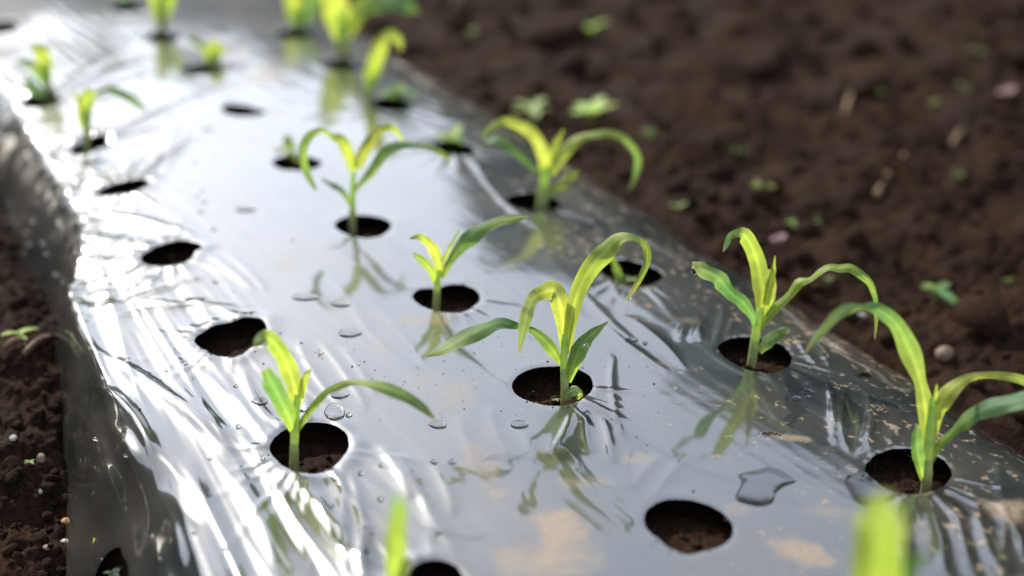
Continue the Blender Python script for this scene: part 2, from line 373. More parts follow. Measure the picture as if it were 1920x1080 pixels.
def film_z(X, Y):
    Z = bed(X, Y)
    # long pulled creases down the left shoulder, running along the bed
    lm = sstep(-.12, -.27, X)*sstep(.75, .45, Y)
    u = X+.0025*noise(X*5, Y*4, 31)-.06*(Y-.3)*sstep(-.24, -.32, X)
    Z += lm*.0025*(.4-np.abs(noise(u*34, Y*1.6, 3)))*1.1 + lm*.0014*(.4-np.abs(noise(u*70+5, Y*2.4, 13))) + lm*.0009*noise(u*105, Y*3, 4)*sstep(-.4, .5, noise(X*14, Y*5, 9)) + lm*.0003*noise(u*190, Y*4, 6)*sstep(-.1, .5, noise(X*11+3, Y*4, 10))
    Z += sstep(-.24, -.33, X)*sstep(.8, .5, Y)*.012*(.4-np.abs(noise((X-.10*Y)*24, Y*1.6, 8)))
    # faint tension lines over the whole sheet, strongest towards the back
    amp = .25+.75*sstep(.0, .5, noise(X*4, Y*3, 77)+.1)
    Z += .00028*amp*(.6+.6*sstep(.2, 1., Y))*noise(X*95+Y*9, Y*5, 14)+.0014*noise(X*5, Y*3.5, 21)+.00016*noise(X*26, Y*16, 22)
    # right shoulder
    Z += sstep(.24, .36, X)*(.006*noise(X*9+Y*3, Y*7, 41)+.003*noise(X*20, Y*19, 43)+.0006*noise(X*60, Y*12, 42))
    # short wrinkles in the skirt beyond the third hole
    sk = sstep(1.35, .95, Y)*sstep(.48, .64, Y)*sstep(-.20, -.28, X)
    Z += sk*.005*noise(Y*24+X*20, X*9, 51)+sk*.0018*noise(Y*65-X*25, X*16, 52)
    Z += creases(X, Y)+ridge_fans(X, Y)
    h = H['D0']; B0 = bed(X, Y); Z = B0+(Z-B0)*(1-.9*np.exp(-(np.hypot(X-h.c[0], Y-h.c[1])/.055)**4))
    for h in H.values():                                   # the lip of each cut lifts a little and curls at the edge
        dx = X-h.c[0]; dy = Y-h.c[1]; d = np.hypot(dx, dy); m = d < .12
        e = d[m]-h.r(np.arctan2(dy[m], dx[m]))
        k, k2 = (.0013, .0007) if h.c[0] < -.12 else (.0002, .0003)
        Z[m] += k*np.exp(-(np.clip(e-.004, 0, None)/.010)**2)*(1+.6*noise(X[m]*40, Y[m]*40, 61)) - k2*np.exp(-(np.clip(e, 0, None)/.0022)**2)
    return Z
def film_at(px, py):
    p = on_bed(px, py)
    for _ in range(3):
        dz = float(film_z(np.array([p[0]]), np.array([p[1]]))[0]-bed(p[0], p[1])); p = on_bed(px, py, dz)
    return p

def ticks(segs):
    out = []
    for a, b, s in segs: out.append(np.arange(a, b-1e-9, s))
    return np.concatenate(out+[[segs[-1][1]]])
xs = ticks([(-.56, -.36, .003), (-.36, -.33, .0021), (-.33, -.25, .0014), (-.25, .36, .0021), (.36, .56, .006)])
ys = ticks([(-.55, -.12, .006), (-.12, 1.0, .0022), (1.0, 1.6, .004), (1.6, 4.0, .011), (4.0, 12, .08)])
X, Y = np.meshgrid(xs, ys)
inside = np.zeros(X.shape, bool); own = {}
for k, h in H.items():
    dx = X-h.c[0]; dy = Y-h.c[1]; d = np.hypot(dx, dy)
    ins = d < h.r(np.arctan2(dy, dx)); inside |= ins; own[k] = ins
cell_in = inside[:-1, :-1] & inside[1:, :-1] & inside[:-1, 1:] & inside[1:, 1:]
for k, h in H.items():                                     # slide the inner vertices onto the cut line
    i = own[k]; dx = X[i]-h.c[0]; dy = Y[i]-h.c[1]; a = np.arctan2(dy, dx); r = h.r(a)
    X[i] = h.c[0]+np.cos(a)*r; Y[i] = h.c[1]+np.sin(a)*r
ZF = film_z(X, Y)
# dried mud left on the film
BLOTS = [(1040,1020,75,60,.95),(985,1060,60,40,.6),(1510,1035,60,24,.85),(1545,1050,30,14,.7),(1890,960,42,26,1.0),(845,740,60,32,.35),(800,715,40,22,.25),(915,890,34,40,.5),(930,925,26,14,.5),
 (540,490,30,22,.35),(715,655,30,14,.3),(770,600,26,14,.4),(1090,905,60,12,.4),(1380,955,30,14,.35),(1560,960,60,14,.3),(1240,680,24,8,.4),(1290,600,26,8,.4),(1090,905,60,14,.4),
 (500,140,40,18,.6),(440,100,30,18,.4),(530,212,22,8,.5),(830,590,40,22,.45),(1195,860,40,12,.45),(880,860,30,40,.4),(1490,820,40,6,.8),(1660,990,60,26,.5),(1740,880,60,16,.2),(705,1000,26,40,.2)]
D = np.zeros(X.shape)
r3 = random.Random(3)
for bx, by, w, hh, st in BLOTS:
    c = on_bed(bx, by); ex = np.linalg.norm(on_bed(bx+w, by)-c)
    ey = np.linalg.norm(on_bed(bx, by-hh)-c)
    m = (np.abs(X-c[0]) < 3*max(ex, ey)) & (np.abs(Y-c[1]) < 3*max(ex, ey))
    dx = X[m]-c[0]; dy = Y[m]-c[1]
    a = dx*math.cos(YAW)-dy*math.sin(YAW); b = dx*math.sin(YAW)+dy*math.cos(YAW)
    q = np.hypot(a/ex, b/ey)+.5*fbm(X[m]*32, Y[m]*32, 3, 5)
    D[m] = np.maximum(D[m], .62*st*(1-sstep(.35, 1.15, q)))
film = grid_mesh('mulch_film', X, Y, ZF, ~cell_in, M_film, {'dirt': D})
tag(film, 'glossy dark plastic mulch film stretched over the raised bed, punched with planting holes', 'plastic film')

# ------------------------------------------------------------------ soil: bed core, furrows and field in one sheet
def grow(a, b, s, f):
    out = [a]
    while out[-1] < b: out.append(out[-1]+s); s *= f
    return np.array(out[1:])
fine = ticks([(-.75, -.30, .0026), (-.30, .40, .0042), (.40, 1.1, .006), (1.1, 2.6, .012)])
gx = np.concatenate([-grow(.75, 160, .01, 1.3)[::-1], fine, grow(2.6, 160, .02, 1.3)])
finey = ticks([(-.6, -.1, .008), (-.1, 1.0, .0032), (1.0, 3.4, .010)])
gy = np.concatenate([-grow(.6, 160, .015, 1.3)[::-1], finey, grow(3.4, 160, .02, 1.3)])
SOIL_R = -.098
def soil_z(X, Y):
    xl, xt = left_lines(Y)
    under = bed(X, Y)-.017-.003*sstep(.2, .3, np.abs(X)) + .0025*fbm(X*70, Y*70, 4, 91)
    lev = np.where(X < 0, soil_left(Y), SOIL_R)
    out = lev + .012*fbm(X*5, Y*5, 3, 92) + .009*fbm(X*16, Y*16, 3, 93)
    rg = 1-np.abs(fbm(X*34, Y*34, 3, 94)); out = out + .007*(rg-.6) + .0028*fbm(X*120, Y*120, 3, 95)
    out = out + .022*noise(X*9, Y*7, 98)*sstep(.4, .7, X) + .03*sstep(.7, 1.9, X)*noise(X*2.2, Y*1.4, 96)
    inb = sstep(-.004, .016, X-xl-.010*noise(Y*22, X*4, 97)-.004*noise(Y*70, X*9, 99))*sstep(.004, -.016, X-.425)
    fade = np.clip(1-(np.hypot(X, Y)-3)/20, 0, 1)
    out = lev + (out-lev)*fade
    z = np.minimum(under, 5)*inb + out*(1-inb)
    # under the film the core never pokes through the sheet
    return np.where((X > xl+.02) & (X < .40), np.minimum(z, bed(X, Y)-.008), z)
GX, GY = np.meshgrid(gx, gy)
soil = grid_mesh('soil_ground', GX, GY, soil_z(GX, GY), None, M_soil)
tag(soil, kind='structure')
def on_soil(px, py):
    z = SOIL_R
    for _ in range(6):
        p = on_level(px, py, z); z = float(soil_z(np.array([p[0]]), np.array([p[1]]))[0])
    p[2] = z; return p

# loose clods and crumbs on the soil
def lump(r, seed, sub=1, rough=.35, flat=.75):
    t = (1+5**.5)/2
    V = np.array([(-1, t, 0), (1, t, 0), (-1, -t, 0), (1, -t, 0), (0, -1, t), (0, 1, t), (0, -1, -t), (0, 1, -t), (t, 0, -1), (t, 0, 1), (-t, 0, -1), (-t, 0, 1)], float)
    Fc = [(0, 11, 5), (0, 5, 1), (0, 1, 7), (0, 7, 10), (0, 10, 11), (1, 5, 9), (5, 11, 4), (11, 10, 2), (10, 7, 6), (7, 1, 8), (3, 9, 4), (3, 4, 2), (3, 2, 6), (3, 6, 8), (3, 8, 9), (4, 9, 5), (2, 4, 11), (6, 2, 10), (8, 6, 7), (9, 8, 1)]
    V = [v/np.linalg.norm(v) for v in V]
    for _ in range(sub):
        mid = {}; nf = []
        def mp(a, b):
            k = (min(a, b), max(a, b))
            if k not in mid:
                v = V[a]+V[b]; V.append(v/np.linalg.norm(v)); mid[k] = len(V)-1
            return mid[k]
        for a, b, c in Fc:
            ab, bc, ca = mp(a, b), mp(b, c), mp(c, a); nf += [(a, ab, ca), (b, bc, ab), (c, ca, bc), (ab, bc, ca)]
        Fc = nf
    V = np.array(V); g = np.random.default_rng(seed)
    k = g.normal(size=(5, 3))*1.6; ph = g.uniform(0, 6, 5)
    V = V*(1+rough*np.mean(np.sin(V@k.T+ph), 1, keepdims=True)*1.6+g.normal(size=(len(V), 1))*.03)
    V[:, 2] *= flat
    return V*r, Fc
protos = [lump(1, s, 1, .4) for s in range(8)]
VV, FF = [], []; off = 0
def clod(x, y, r):
    global off
    V, Fc = protos[rng.randrange(8)]
    a = rng.uniform(0, 6.28); c, s = math.cos(a), math.sin(a)
    z = float(soil_z(np.array([x]), np.array([y]))[0])
    v = V*r*np.array([1, rng.uniform(.7, 1.2), 1])
    v = np.stack([v[:, 0]*c-v[:, 1]*s+x, v[:, 0]*s+v[:, 1]*c+y, v[:, 2]+z+r*.25], 1)
    VV.append(v); FF.extend([tuple(i+off for i in f) for f in Fc]); off += len(V)
for i in range(1500):
    y = rng.uniform(.05, 1.5); xl = float(left_lines(y)[0]); x = xl-.008-abs(rng.gauss(0, .12)); clod(x, y, min(.012, .0012+rng.expovariate(1/.0014)))
for i in range(1900):
    x = .44+rng.uniform(0, 1)**1.4*1.5; y = rng.uniform(-.1, 3.0); clod(x, y, min(.022, .002+rng.expovariate(1/.0038)))
for i in range(55):
    clod(.46+rng.uniform(0, 1)*1.3, rng.uniform(0, 2.6), rng.uniform(.016, .034))
for i in range(160):
    y = rng.uniform(.15, 1.1); clod(float(left_lines(y)[0])+rng.gauss(-.006, .008), y, rng.uniform(.002, .007))
for k in ('A0', 'A1', 'A2', 'B0', 'B1', 'B2', 'C0', 'C1', 'C2', 'A3'):
    h = H[k]
    for i in range(45):
        a = rng.uniform(0, 6.28); q = h.rm*rng.uniform(0, 1)**.5; clod(h.c[0]+math.cos(a)*q, h.c[1]+math.sin(a)*q, .0007+rng.expovariate(1/.0009))
cl = mesh_obj('soil_clods', np.concatenate(VV), FF, M_soil); tag(cl, 'loose crumbs and clods of dark brown soil', kind='stuff')

# ------------------------------------------------------------------ trees round the field (seen mirrored in the film)
VV, FF, CC = [], [], []; k = 0
def leaf_cloud(cx, cy, cz, rx, rz, n, r4):
    global k
    for _ in range(n):
        u = np.array([r4.gauss(0, 1) for _ in range(3)]); u /= np.linalg.norm(u); q = r4.uniform(.55, 1.05)
        p = np.array([cx, cy, cz])+u*q*np.array([rx, rx, rz])
        a = np.array([r4.gauss(0, 1) for _ in range(3)]); a /= np.linalg.norm(a); b = np.cross(a, u); b /= np.linalg.norm(b)+1e-6
        s = r4.uniform(.16, .36)
        VV.extend([p-a*s, p+b*s*.6, p+a*s, p-b*s*.6]); FF.append((k, k+1, k+2, k+3)); k += 4
        c = r4.uniform(.6, 1.2); CC.extend([(.026*c, .048*c, .020*c, 1)]*4)
r4 = random.Random(9)
def tree_row(x0, y0, x1, y1, h, n):
    for i in range(n):
        t = (i+.5)/n; x = x0+(x1-x0)*t+r4.uniform(-.4, .4); y = y0+(y1-y0)*t+r4.uniform(-.4, .4); hh = h*r4.uniform(.8, 1.15)
        for j in range(4): leaf_cloud(x+r4.uniform(-.6, .6), y+r4.uniform(-.6, .6), hh*(.22+.2*j), 1.15, hh*.22, 330, r4)
tree_row(5.5, -3, 6.0, 10.5, 3.9, 11)
tree_row(-7, -3, -8.5, 16, 4.6, 12)
tree_row(-9, 19, 9, 18, 4.9, 11)
tl = mesh_obj('tree_belt', VV, FF, M_far, smooth=False, attrs={'tint': ('FLOAT_COLOR', CC), 'across': ('FLOAT', np.zeros(len(VV)))})
tag(tl, 'belt of dark leafy trees round the field', kind='stuff')

# ------------------------------------------------------------------ maize seedlings
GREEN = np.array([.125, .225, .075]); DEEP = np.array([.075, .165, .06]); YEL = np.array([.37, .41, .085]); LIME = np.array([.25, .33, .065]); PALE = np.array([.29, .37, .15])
def spline(P, n):
    P = np.asarray(P, float); m = len(P)
    if m == 2: return np.stack([P[0]+(P[1]-P[0])*t for t in np.linspace(0, 1, n)])
    Q = np.vstack([2*P[0]-P[1], P, 2*P[-1]-P[-2]]); out = []
    for t in np.linspace(0, m-1, n):
        i = min(int(t), m-2); f = t-i; a, b, c, d = Q[i:i+4]
        out.append(.5*(2*b+(c-a)*f+(2*a-5*b+4*c-d)*f*f+(3*b-a-3*c+d)*f**3))
    return np.array(out)
def leaf(parent, base, pts, w, dep=0.0, cols=(YEL, LIME, GREEN), tilt=48, fold=.16, wave=.10, roll=0, white_tip=False, seed=1):
    """pts: centre line in photo pixels, set in a vertical plane through the stem; w: visible width in pixels; dep: metres nearer (-) or farther (+)"""
    n = max(14, 3*len(pts)); m = 7
    dep = np.interp(np.linspace(0, 1, len(pts)), np.linspace(0, 1, len(np.atleast_1d(dep))), np.atleast_1d(dep))
    C3 = np.array([on_plane(q[0], q[1], base, d) for q, d in zip(pts, dep)])
    Wm = np.array([ww/F_PX*((c-CAM)@FW) for ww, c in zip(w, C3)])
    R = spline(np.column_stack([C3, Wm]), n); C, Wd = R[:, :3], np.clip(R[:, 3]*1.06, .0006, None)
    T = np.gradient(C, axis=0); T /= np.linalg.norm(T, axis=1, keepdims=True)
    V, A, TI = [], [], []
    g = random.Random(seed); ph = g.uniform(0, 6); fr = g.uniform(2.0, 3.4)
    for i in range(n):
        t = i/(n-1); v = C[i]-CAM; v /= np.linalg.norm(v)
        P = np.cross(v, T[i]); P /= np.linalg.norm(P)+1e-9
        tau = math.radians(tilt)*float(P@UP) + math.radians(roll)*math.sin(math.pi*t)
        wd = math.cos(tau)*P + math.sin(tau)*v; wd -= T[i]*(wd@T[i]); wd /= np.linalg.norm(wd)
        nn = np.cross(T[i], wd); half = Wd[i]/2/max(.45, abs(math.cos(tau)))*(1+.06*math.sin(17*t+ph)+.04*math.sin(31*t+2*ph))
        for j in range(m):
            s = j/(m-1)*2-1
            f = fold*(1-.6*t)*(1-math.sqrt(abs(s)**2+.02))
            wv = wave*math.sin(fr*2*math.pi*t+ph+(0 if s < 0 else 1.8))*abs(s)**2*min(1, 3*t)
            V.append(C[i]+wd*half*s+nn*half*(-f*2+wv*2.2)); A.append(s)
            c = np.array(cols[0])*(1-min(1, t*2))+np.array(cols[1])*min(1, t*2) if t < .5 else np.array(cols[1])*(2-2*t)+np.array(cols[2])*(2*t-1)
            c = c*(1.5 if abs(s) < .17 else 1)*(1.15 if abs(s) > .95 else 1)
            if white_tip and t > .8: c = c+(np.array([.55, .48, .36])-c)*min(1, (t-.8)*7)*(.4 if s < 0 else 1)
            elif t > .93: c = c*.6+np.array([.30, .22, .08])*.4
            TI.append((*c, 1))
    Fc = [(i*m+j, i*m+j+1, (i+1)*m+j+1, (i+1)*m+j) for i in range(n-1) for j in range(m-1)]
    V = np.array(V)
    o = mesh_obj('leaf', V, Fc, M_leaf, parent, base, attrs={'across': ('FLOAT', A), 'tint': ('FLOAT_COLOR', TI)})
    return o
def tube(parent, base, pts3, rad, col0, col1, name='stem', mat_=None, m=10):
    n = max(8, 3*len(pts3)); R = spline(np.column_stack([np.asarray(pts3), rad]), n); C = R[:, :3]; r = R[:, 3]
    T = np.gradient(C, axis=0); T /= np.linalg.norm(T, axis=1, keepdims=True)
    V, TI = [], []
    for i in range(n):
        u = np.cross(T[i], HF+np.array([0, 0, .01])); u /= np.linalg.norm(u); w = np.cross(T[i], u)
        for j in range(m):
            a = 2*math.pi*j/m; V.append(C[i]+(u*math.cos(a)+w*math.sin(a)*.8)*r[i])
            TI.append((*(np.array(col0)*(1-i/(n-1))+np.array(col1)*i/(n-1)), 1))
    Fc = [(i*m+j, i*m+(j+1) % m, (i+1)*m+(j+1) % m, (i+1)*m+j) for i in range(n-1) for j in range(m)]
    Fc += [tuple(range(m))[::-1], tuple(range((n-1)*m, n*m))]
    V = np.array(V); A = np.tile(np.linspace(-1, 1, m), n)
    return mesh_obj(name, V, Fc, mat_ or M_stem, parent, base, attrs={'across': ('FLOAT', A), 'tint': ('FLOAT_COLOR', TI)})
SEED = [0]
def maize(stem, sw, leaves, label, group='maize seedlings growing through the film', ground=True):
    """stem: pixel points from the foot upward; leaves: dicts for leaf()"""
    p = on_bed(stem[0][0], stem[0][1], -.015)
    base = p.copy()
    e = empty('maize_seedling', base, label, 'seedling', group)
    P3 = [on_plane(x, y, base) for x, y in stem]; P3[0] = P3[0]-np.array([0, 0, .008])
    k = ((base-CAM)@FW)/F_PX/2
    tube(e, base, P3, [w*k for w in sw], np.array([.46, .47, .26]), np.array([.40, .54, .14]))
    q = spline(np.array(P3), 9)[:5]; q[1:] += -HF*.0006
    tube(e, base, q, [sw[0]*k*1.18, sw[0]*k*1.2, sw[0]*k*1.16, sw[0]*k*1.1, sw[0]*k*.9], np.array([.42, .36, .24]), np.array([.36, .46, .17]), 'sheath')
    for L in leaves:
        SEED[0] += 1; leaf(e, base, seed=SEED[0], **L)
    return e, base

G3 = (LIME, GREEN, GREEN); Y3 = (YEL, YEL*.9, LIME); YG = (YEL, LIME, GREEN); D3 = (GREEN, DEEP, DEEP); LY = (LIME, LIME, YEL*.8)
eB1, bB1 = maize([(1059,758),(1059,725),(1057,690),(1058,655),(1059,628)], [13,13,13,14,9], [
 dict(pts=[(1066,716),(1075,683),(1090,650),(1110,627),(1140,603)], w=[9,24,28,18,2], dep=[0,-.015,-.03], cols=(LIME, GREEN, PALE*.8), tilt=20, fold=.25),
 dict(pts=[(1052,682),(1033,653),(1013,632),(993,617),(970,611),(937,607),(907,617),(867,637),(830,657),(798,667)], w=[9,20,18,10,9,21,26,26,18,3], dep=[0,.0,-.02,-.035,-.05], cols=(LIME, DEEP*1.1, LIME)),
 dict(pts=[(1058,650),(1055,600),(1047,560),(1038,545),(1020,548),(1003,556),(993,572),(984,605),(977,637),(974,663)], w=[14,27,35,34,28,24,22,20,12,2], dep=[0,.004,.01,-.0,-.04,-.055,-.06], cols=(YEL*1.1, YEL*1.05, PALE), tilt=12, fold=.04, wave=.05),
 dict(pts=[(1062,662),(1069,610),(1080,560),(1097,520),(1117,490),(1137,470),(1157,450),(1180,445),(1200,452),(1213,467),(1212,493),(1197,527),(1173,565)], w=[16,22,28,32,30,32,28,15,10,12,13,10,2], dep=[0,.0,.0,-.01,-.02], cols=(YEL*.85, LIME, LIME*.9), tilt=25, wave=.20, fold=.07),
], 'sharpest maize seedling with a folded glowing yellow leaf, in the oval hole at the centre')
# first husk leaf at the foot of the central seedling
leaf(eB1, bB1, [(1062,748),(1066,738),(1078,733),(1086,738),(1082,748)], [10,16,18,14,6], -.006, (PALE, PALE, LIME), 30, .4)
eC1, bC1 = maize([(1408,684),(1413,655),(1419,616),(1426,577)], [15,17,16,10], [
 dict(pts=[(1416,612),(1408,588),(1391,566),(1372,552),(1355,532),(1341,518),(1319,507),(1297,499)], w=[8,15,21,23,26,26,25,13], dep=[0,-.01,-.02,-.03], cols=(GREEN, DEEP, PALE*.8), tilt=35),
 dict(pts=[(1426,592),(1430,549),(1426,521),(1419,488),(1408,460),(1394,440),(1380,438),(1369,443),(1363,457),(1356,472)], w=[17,30,31,30,28,22,14,11,10,2], dep=[0,.01,.0,-.02], cols=(YEL*.8, LIME, GREEN), tilt=25),
 dict(pts=[(1436,570),(1444,532),(1449,513),(1453,479)], w=[12,14,10,2], dep=[0,-.005], cols=(LIME, YEL, LIME), tilt=10, fold=.5),
 dict(pts=[(1432,588),(1441,560),(1446,530),(1442,505)], w=[12,20,18,4], dep=[.004,.008], cols=(LIME, YEL*.8, LIME), tilt=10, fold=.3),
 dict(pts=[(1422,618),(1436,599),(1455,577),(1480,554),(1499,529),(1519,524),(1538,510),(1555,502),(1574,504),(1594,502),(1613,513),(1630,529),(1638,549),(1642,566),(1643,599),(1640,636)], w=[8,16,16,13,16,10,13,11,12,13,14,13,11,8,7,2], dep=[0,.0,-.01,-.015], cols=(LIME, LIME, GREEN), wave=.14),
 dict(pts=[(1424,659),(1441,640),(1458,629),(1474,621),(1481,623)], w=[11,22,20,14,5], dep=[0,-.01,-.02], cols=(PALE*.8, GREEN, PALE), tilt=30, white_tip=True),
], 'maize seedling with a dried white tip on its lowest leaf, near the right shoulder')
eC0, bC0 = maize([(1736,925),(1738,890),(1739,858),(1745,800),(1748,747)], [17,19,20,18,10], [
 dict(pts=[(1740,850),(1738,800),(1732,747),(1726,718),(1717,688),(1706,659),(1691,625),(1676,603),(1658,588),(1639,577),(1617,575),(1595,577),(1573,588),(1554,607),(1536,629),(1521,647),(1506,666)], w=[17,24,28,22,29,34,30,27,27,22,10,16,20,18,15,9,2], dep=[0,.01,.0,-.02], cols=(YEL, GREEN, LIME*.9), tilt=25, wave=.10),
 dict(pts=[(1746,835),(1754,785),(1765,755),(1787,729),(1813,710),(1843,703),(1880,705),(1920,714),(1960,735),(1990,770)], w=[12,22,30,27,15,11,13,16,14,3], dep=[0,-.0,.02,.03], cols=(YEL, YEL*.9, LIME), tilt=25, wave=.12),
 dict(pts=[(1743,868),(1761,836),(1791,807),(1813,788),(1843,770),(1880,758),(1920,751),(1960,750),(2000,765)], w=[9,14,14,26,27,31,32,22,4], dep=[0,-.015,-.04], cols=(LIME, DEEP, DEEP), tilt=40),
 dict(pts=[(1733,905),(1724,866),(1719,829),(1722,797)], w=[9,19,20,8], dep=[0,-.008], cols=(LIME, GREEN, GREEN), tilt=10, fold=.35),
 dict(pts=[(1750,775),(1753,745),(1757,720)], w=[10,9,2], dep=.003, cols=(LIME, YEL, LIME), tilt=5, fold=.4),
], 'tall maize seedling at the right edge with a long leaf arching left')
eA1, bA1 = maize([(551,880),(552,845),(553,811),(557,739)], [15,15,16,12], [
 dict(pts=[(550,808),(540,778),(523,744),(509,717),(497,693)], w=[13,28,32,32,16], dep=[0,-.02,-.03], cols=(LIME, GREEN, GREEN), tilt=10),
 dict(pts=[(557,758),(551,722),(540,689),(526,661),(512,642),(496,633),(482,643),(475,648)], w=[20,30,30,30,28,25,14,6], dep=[0,.0,-.02,-.05], cols=(YEL, LIME, PALE*.9), tilt=25),
 dict(pts=[(563,745),(573,708),(584,692)], w=[14,13,3], dep=0, cols=(YEL, YEL, LIME), tilt=10),
 dict(pts=[(558,805),(573,781),(593,756),(612,736),(634,725),(657,717),(682,718),(707,724),(732,731),(759,742),(787,761),(815,785)], w=[10,12,12,11,11,11,12,17,21,22,18,3], dep=[0,-.015,-.03,-.045], cols=(LIME, LIME, GREEN), tilt=40),
], 'maize seedling in the hole amid bright creases at left, one leaf reaching right')
maize([(818,582),(819,560),(820,530),(823,505)], [12,13,13,8], [
 dict(pts=[(817,532),(810,510),(797,493),(783,482),(773,475)], w=[9,14,14,11,3], dep=[0,-.01,-.02], cols=(LIME, LIME, GREEN), tilt=25),
 dict(pts=[(822,519),(823,497),(815,473),(803,455),(787,445),(768,447)], w=[14,18,19,16,11,3], dep=[0,0,-.02], cols=(YEL, YEL, LIME), tilt=25),
 dict(pts=[(829,520),(840,497),(853,477),(873,453),(900,433),(930,418),(960,410),(992,407)], w=[9,12,17,25,24,18,13,3], dep=[0,-.005,-.02], cols=(LIME, GREEN, LIME), tilt=35),
 dict(pts=[(831,490),(847,457),(862,430)], w=[8,6,2], dep=0, cols=(YEL, LIME, LIME), tilt=10),
], 'small maize seedling in the heart shaped hole, just behind and left of the sharpest one')
maize([(661,434),(661,405),(661,375),(663,322)], [12,12,11,9], [
 dict(pts=[(662,320),(653,287),(640,263),(623,256),(610,247),(597,245),(578,258),(568,283),(573,317),(583,340),(593,357)], w=[16,22,18,12,8,10,14,16,14,10,3], dep=[0,.0,-.02,-.03], cols=(YEL, LIME, GREEN), tilt=25),
 dict(pts=[(668,315),(683,283),(700,257),(717,242),(733,240),(747,250),(755,268)], w=[18,22,20,16,12,8,3], dep=[0,.01,.03], cols=(YEL, YEL*.9, LIME), tilt=25),
 dict(pts=[(666,356),(680,340),(697,320),(713,297),(730,280),(753,272),(780,273),(807,277),(827,287),(843,302)], w=[8,10,16,20,18,12,10,12,10,3], dep=[0,0,-.01], cols=(LIME, GREEN, LIME), tilt=35),
 dict(pts=[(658,382),(640,357),(623,347),(603,335)], w=[8,10,9,3], dep=[0,.01], cols=(LIME, GREEN, LIME), tilt=30),
], 'slender maize seedling with four spread leaves in the middle row, behind the heart shaped hole')
maize([(1015,395),(1018,370),(1021,333),(1024,310)], [20,20,18,12], [
 dict(pts=[(1023,320),(1020,293),(1007,263),(987,240),(960,230),(937,230),(913,247),(903,262)], w=[20,24,24,22,18,14,10,3], dep=[0,.0,-.02], cols=(YEL, YEL*.9, LIME), tilt=25),
 dict(pts=[(1031,324),(1050,293),(1070,273),(1093,257),(1117,253),(1140,250),(1167,257),(1187,277),(1197,303),(1190,333),(1180,357)], w=[18,26,20,14,14,12,12,14,14,10,3], dep=[0,.0,-.02], cols=(YEL, LIME, GREEN), tilt=35),
 dict(pts=[(1029,300),(1043,267),(1057,243)], w=[12,13,3], dep=.005, cols=(YEL*.8, YEL*.7, LIME), tilt=10),
 dict(pts=[(1010,322),(983,300),(953,273),(930,263),(910,263)], w=[8,14,18,16,5], dep=[0,.02], cols=(GREEN, GREEN, GREEN), tilt=40),
 dict(pts=[(1030,364),(1060,340),(1084,322)], w=[14,18,8], dep=-.01, cols=(LIME, YEL*.7, LIME), tilt=30),
], 'blurred maize seedling with two wide arching leaves at the far right shoulder')
BLUR = 'maize seedlings growing through the film'
maize([(160,290),(162,260),(165,220),(166,190)], [13,13,13,9], [
 dict(pts=[(160,245),(158,215),(163,185),(172,166)], w=[14,24,26,8], dep=0, cols=(LIME, YEL, LIME), tilt=15),
 dict(pts=[(165,205),(178,178),(198,168),(215,170),(236,180),(257,194),(277,207)], w=[6,8,9,14,15,12,3], dep=[0,.02], cols=(LIME, GREEN, GREEN), tilt=35),
 dict(pts=[(160,240),(150,200),(140,172)], w=[8,11,4], dep=.01, cols=(GREEN, GREEN, LIME), tilt=20),
], 'thin maize seedling on the far left edge with one leaf bent right')
maize([(90,192),(90,170),(87,140),(82,115)], [16,17,17,10], [
 dict(pts=[(88,150),(84,118),(76,96),(60,82)], w=[18,26,26,9], dep=0, cols=(LIME, YEL*.9, LIME), tilt=20),
 dict(pts=[(84,160),(66,130),(48,118),(30,118)], w=[8,15,15,4], dep=[0,-.02], cols=(GREEN, LIME*.7, GREEN), tilt=35),
 dict(pts=[(85,180),(70,172),(55,160),(46,150)], w=[10,18,18,6], dep=-.015, cols=(DEEP, GREEN, GREEN), tilt=35),
], 'bushy blurred maize seedling at the far left rim of the bed')
maize([(399,135),(400,115),(401,95)], [18,20,14], [
 dict(pts=[(399,125),(397,102),(402,76)], w=[16,26,12], dep=0, cols=(LIME, YEL, YEL*.8), tilt=15),
 dict(pts=[(402,118),(409,98),(416,82)], w=[12,18,8], dep=0, cols=(LIME, YEL, LIME), tilt=15),
 dict(pts=[(397,118),(383,95),(368,78),(350,72)], w=[8,12,14,5], dep=.02, cols=(GREEN, PALE*.7, PALE*.7), tilt=30),
], 'short stubby blurred maize shoot in the middle row, far back')
maize([(303,70),(303,45),(302,15),(301,-20)], [16,18,18,12], [
 dict(pts=[(300,45),(296,12),(290,-25),(275,-50)], w=[16,26,26,10], dep=0, cols=(LIME, YEL*.9, LIME), tilt=15),
 dict(pts=[(305,40),(313,10),(322,-25),(340,-45)], w=[14,22,22,8], dep=0, cols=(LIME, LIME, GREEN), tilt=20),
], 'blurred maize seedling cut off by the top edge, left one of the far ones')
maize([(643,118),(643,90),(641,60),(640,20)], [22,22,22,16], [
 dict(pts=[(640,75),(634,40),(628,5),(618,-30),(600,-60)], w=[24,44,48,36,10], dep=0, cols=(YEL, YEL, LIME), tilt=15),
 dict(pts=[(648,70),(664,35),(684,5),(706,-20)], w=[18,28,28,12], dep=[0,.02], cols=(YEL, YEL*.9, LIME), tilt=20),
 dict(pts=[(652,55),(680,22),(708,6),(735,2),(762,9),(786,24)], w=[12,22,30,34,28,6], dep=[0,-.02], cols=(LIME, GREEN, GREEN), tilt=35),
], 'largest of the far blurred maize seedlings, broad and bright yellow, at the top edge')
maize([(560,66),(559,45),(558,15)], [20,22,16], [
 dict(pts=[(558,50),(553,20),(546,-15),(530,-40)], w=[18,30,30,10], dep=0, cols=(LIME, YEL*.8, LIME), tilt=15),
 dict(pts=[(564,45),(577,20),(590,-10),(606,-30)], w=[14,24,24,8], dep=0, cols=(GREEN, GREEN, PALE*.7), tilt=20),
], 'blurred maize seedling at the top edge, just left of the broad bright yellow one')
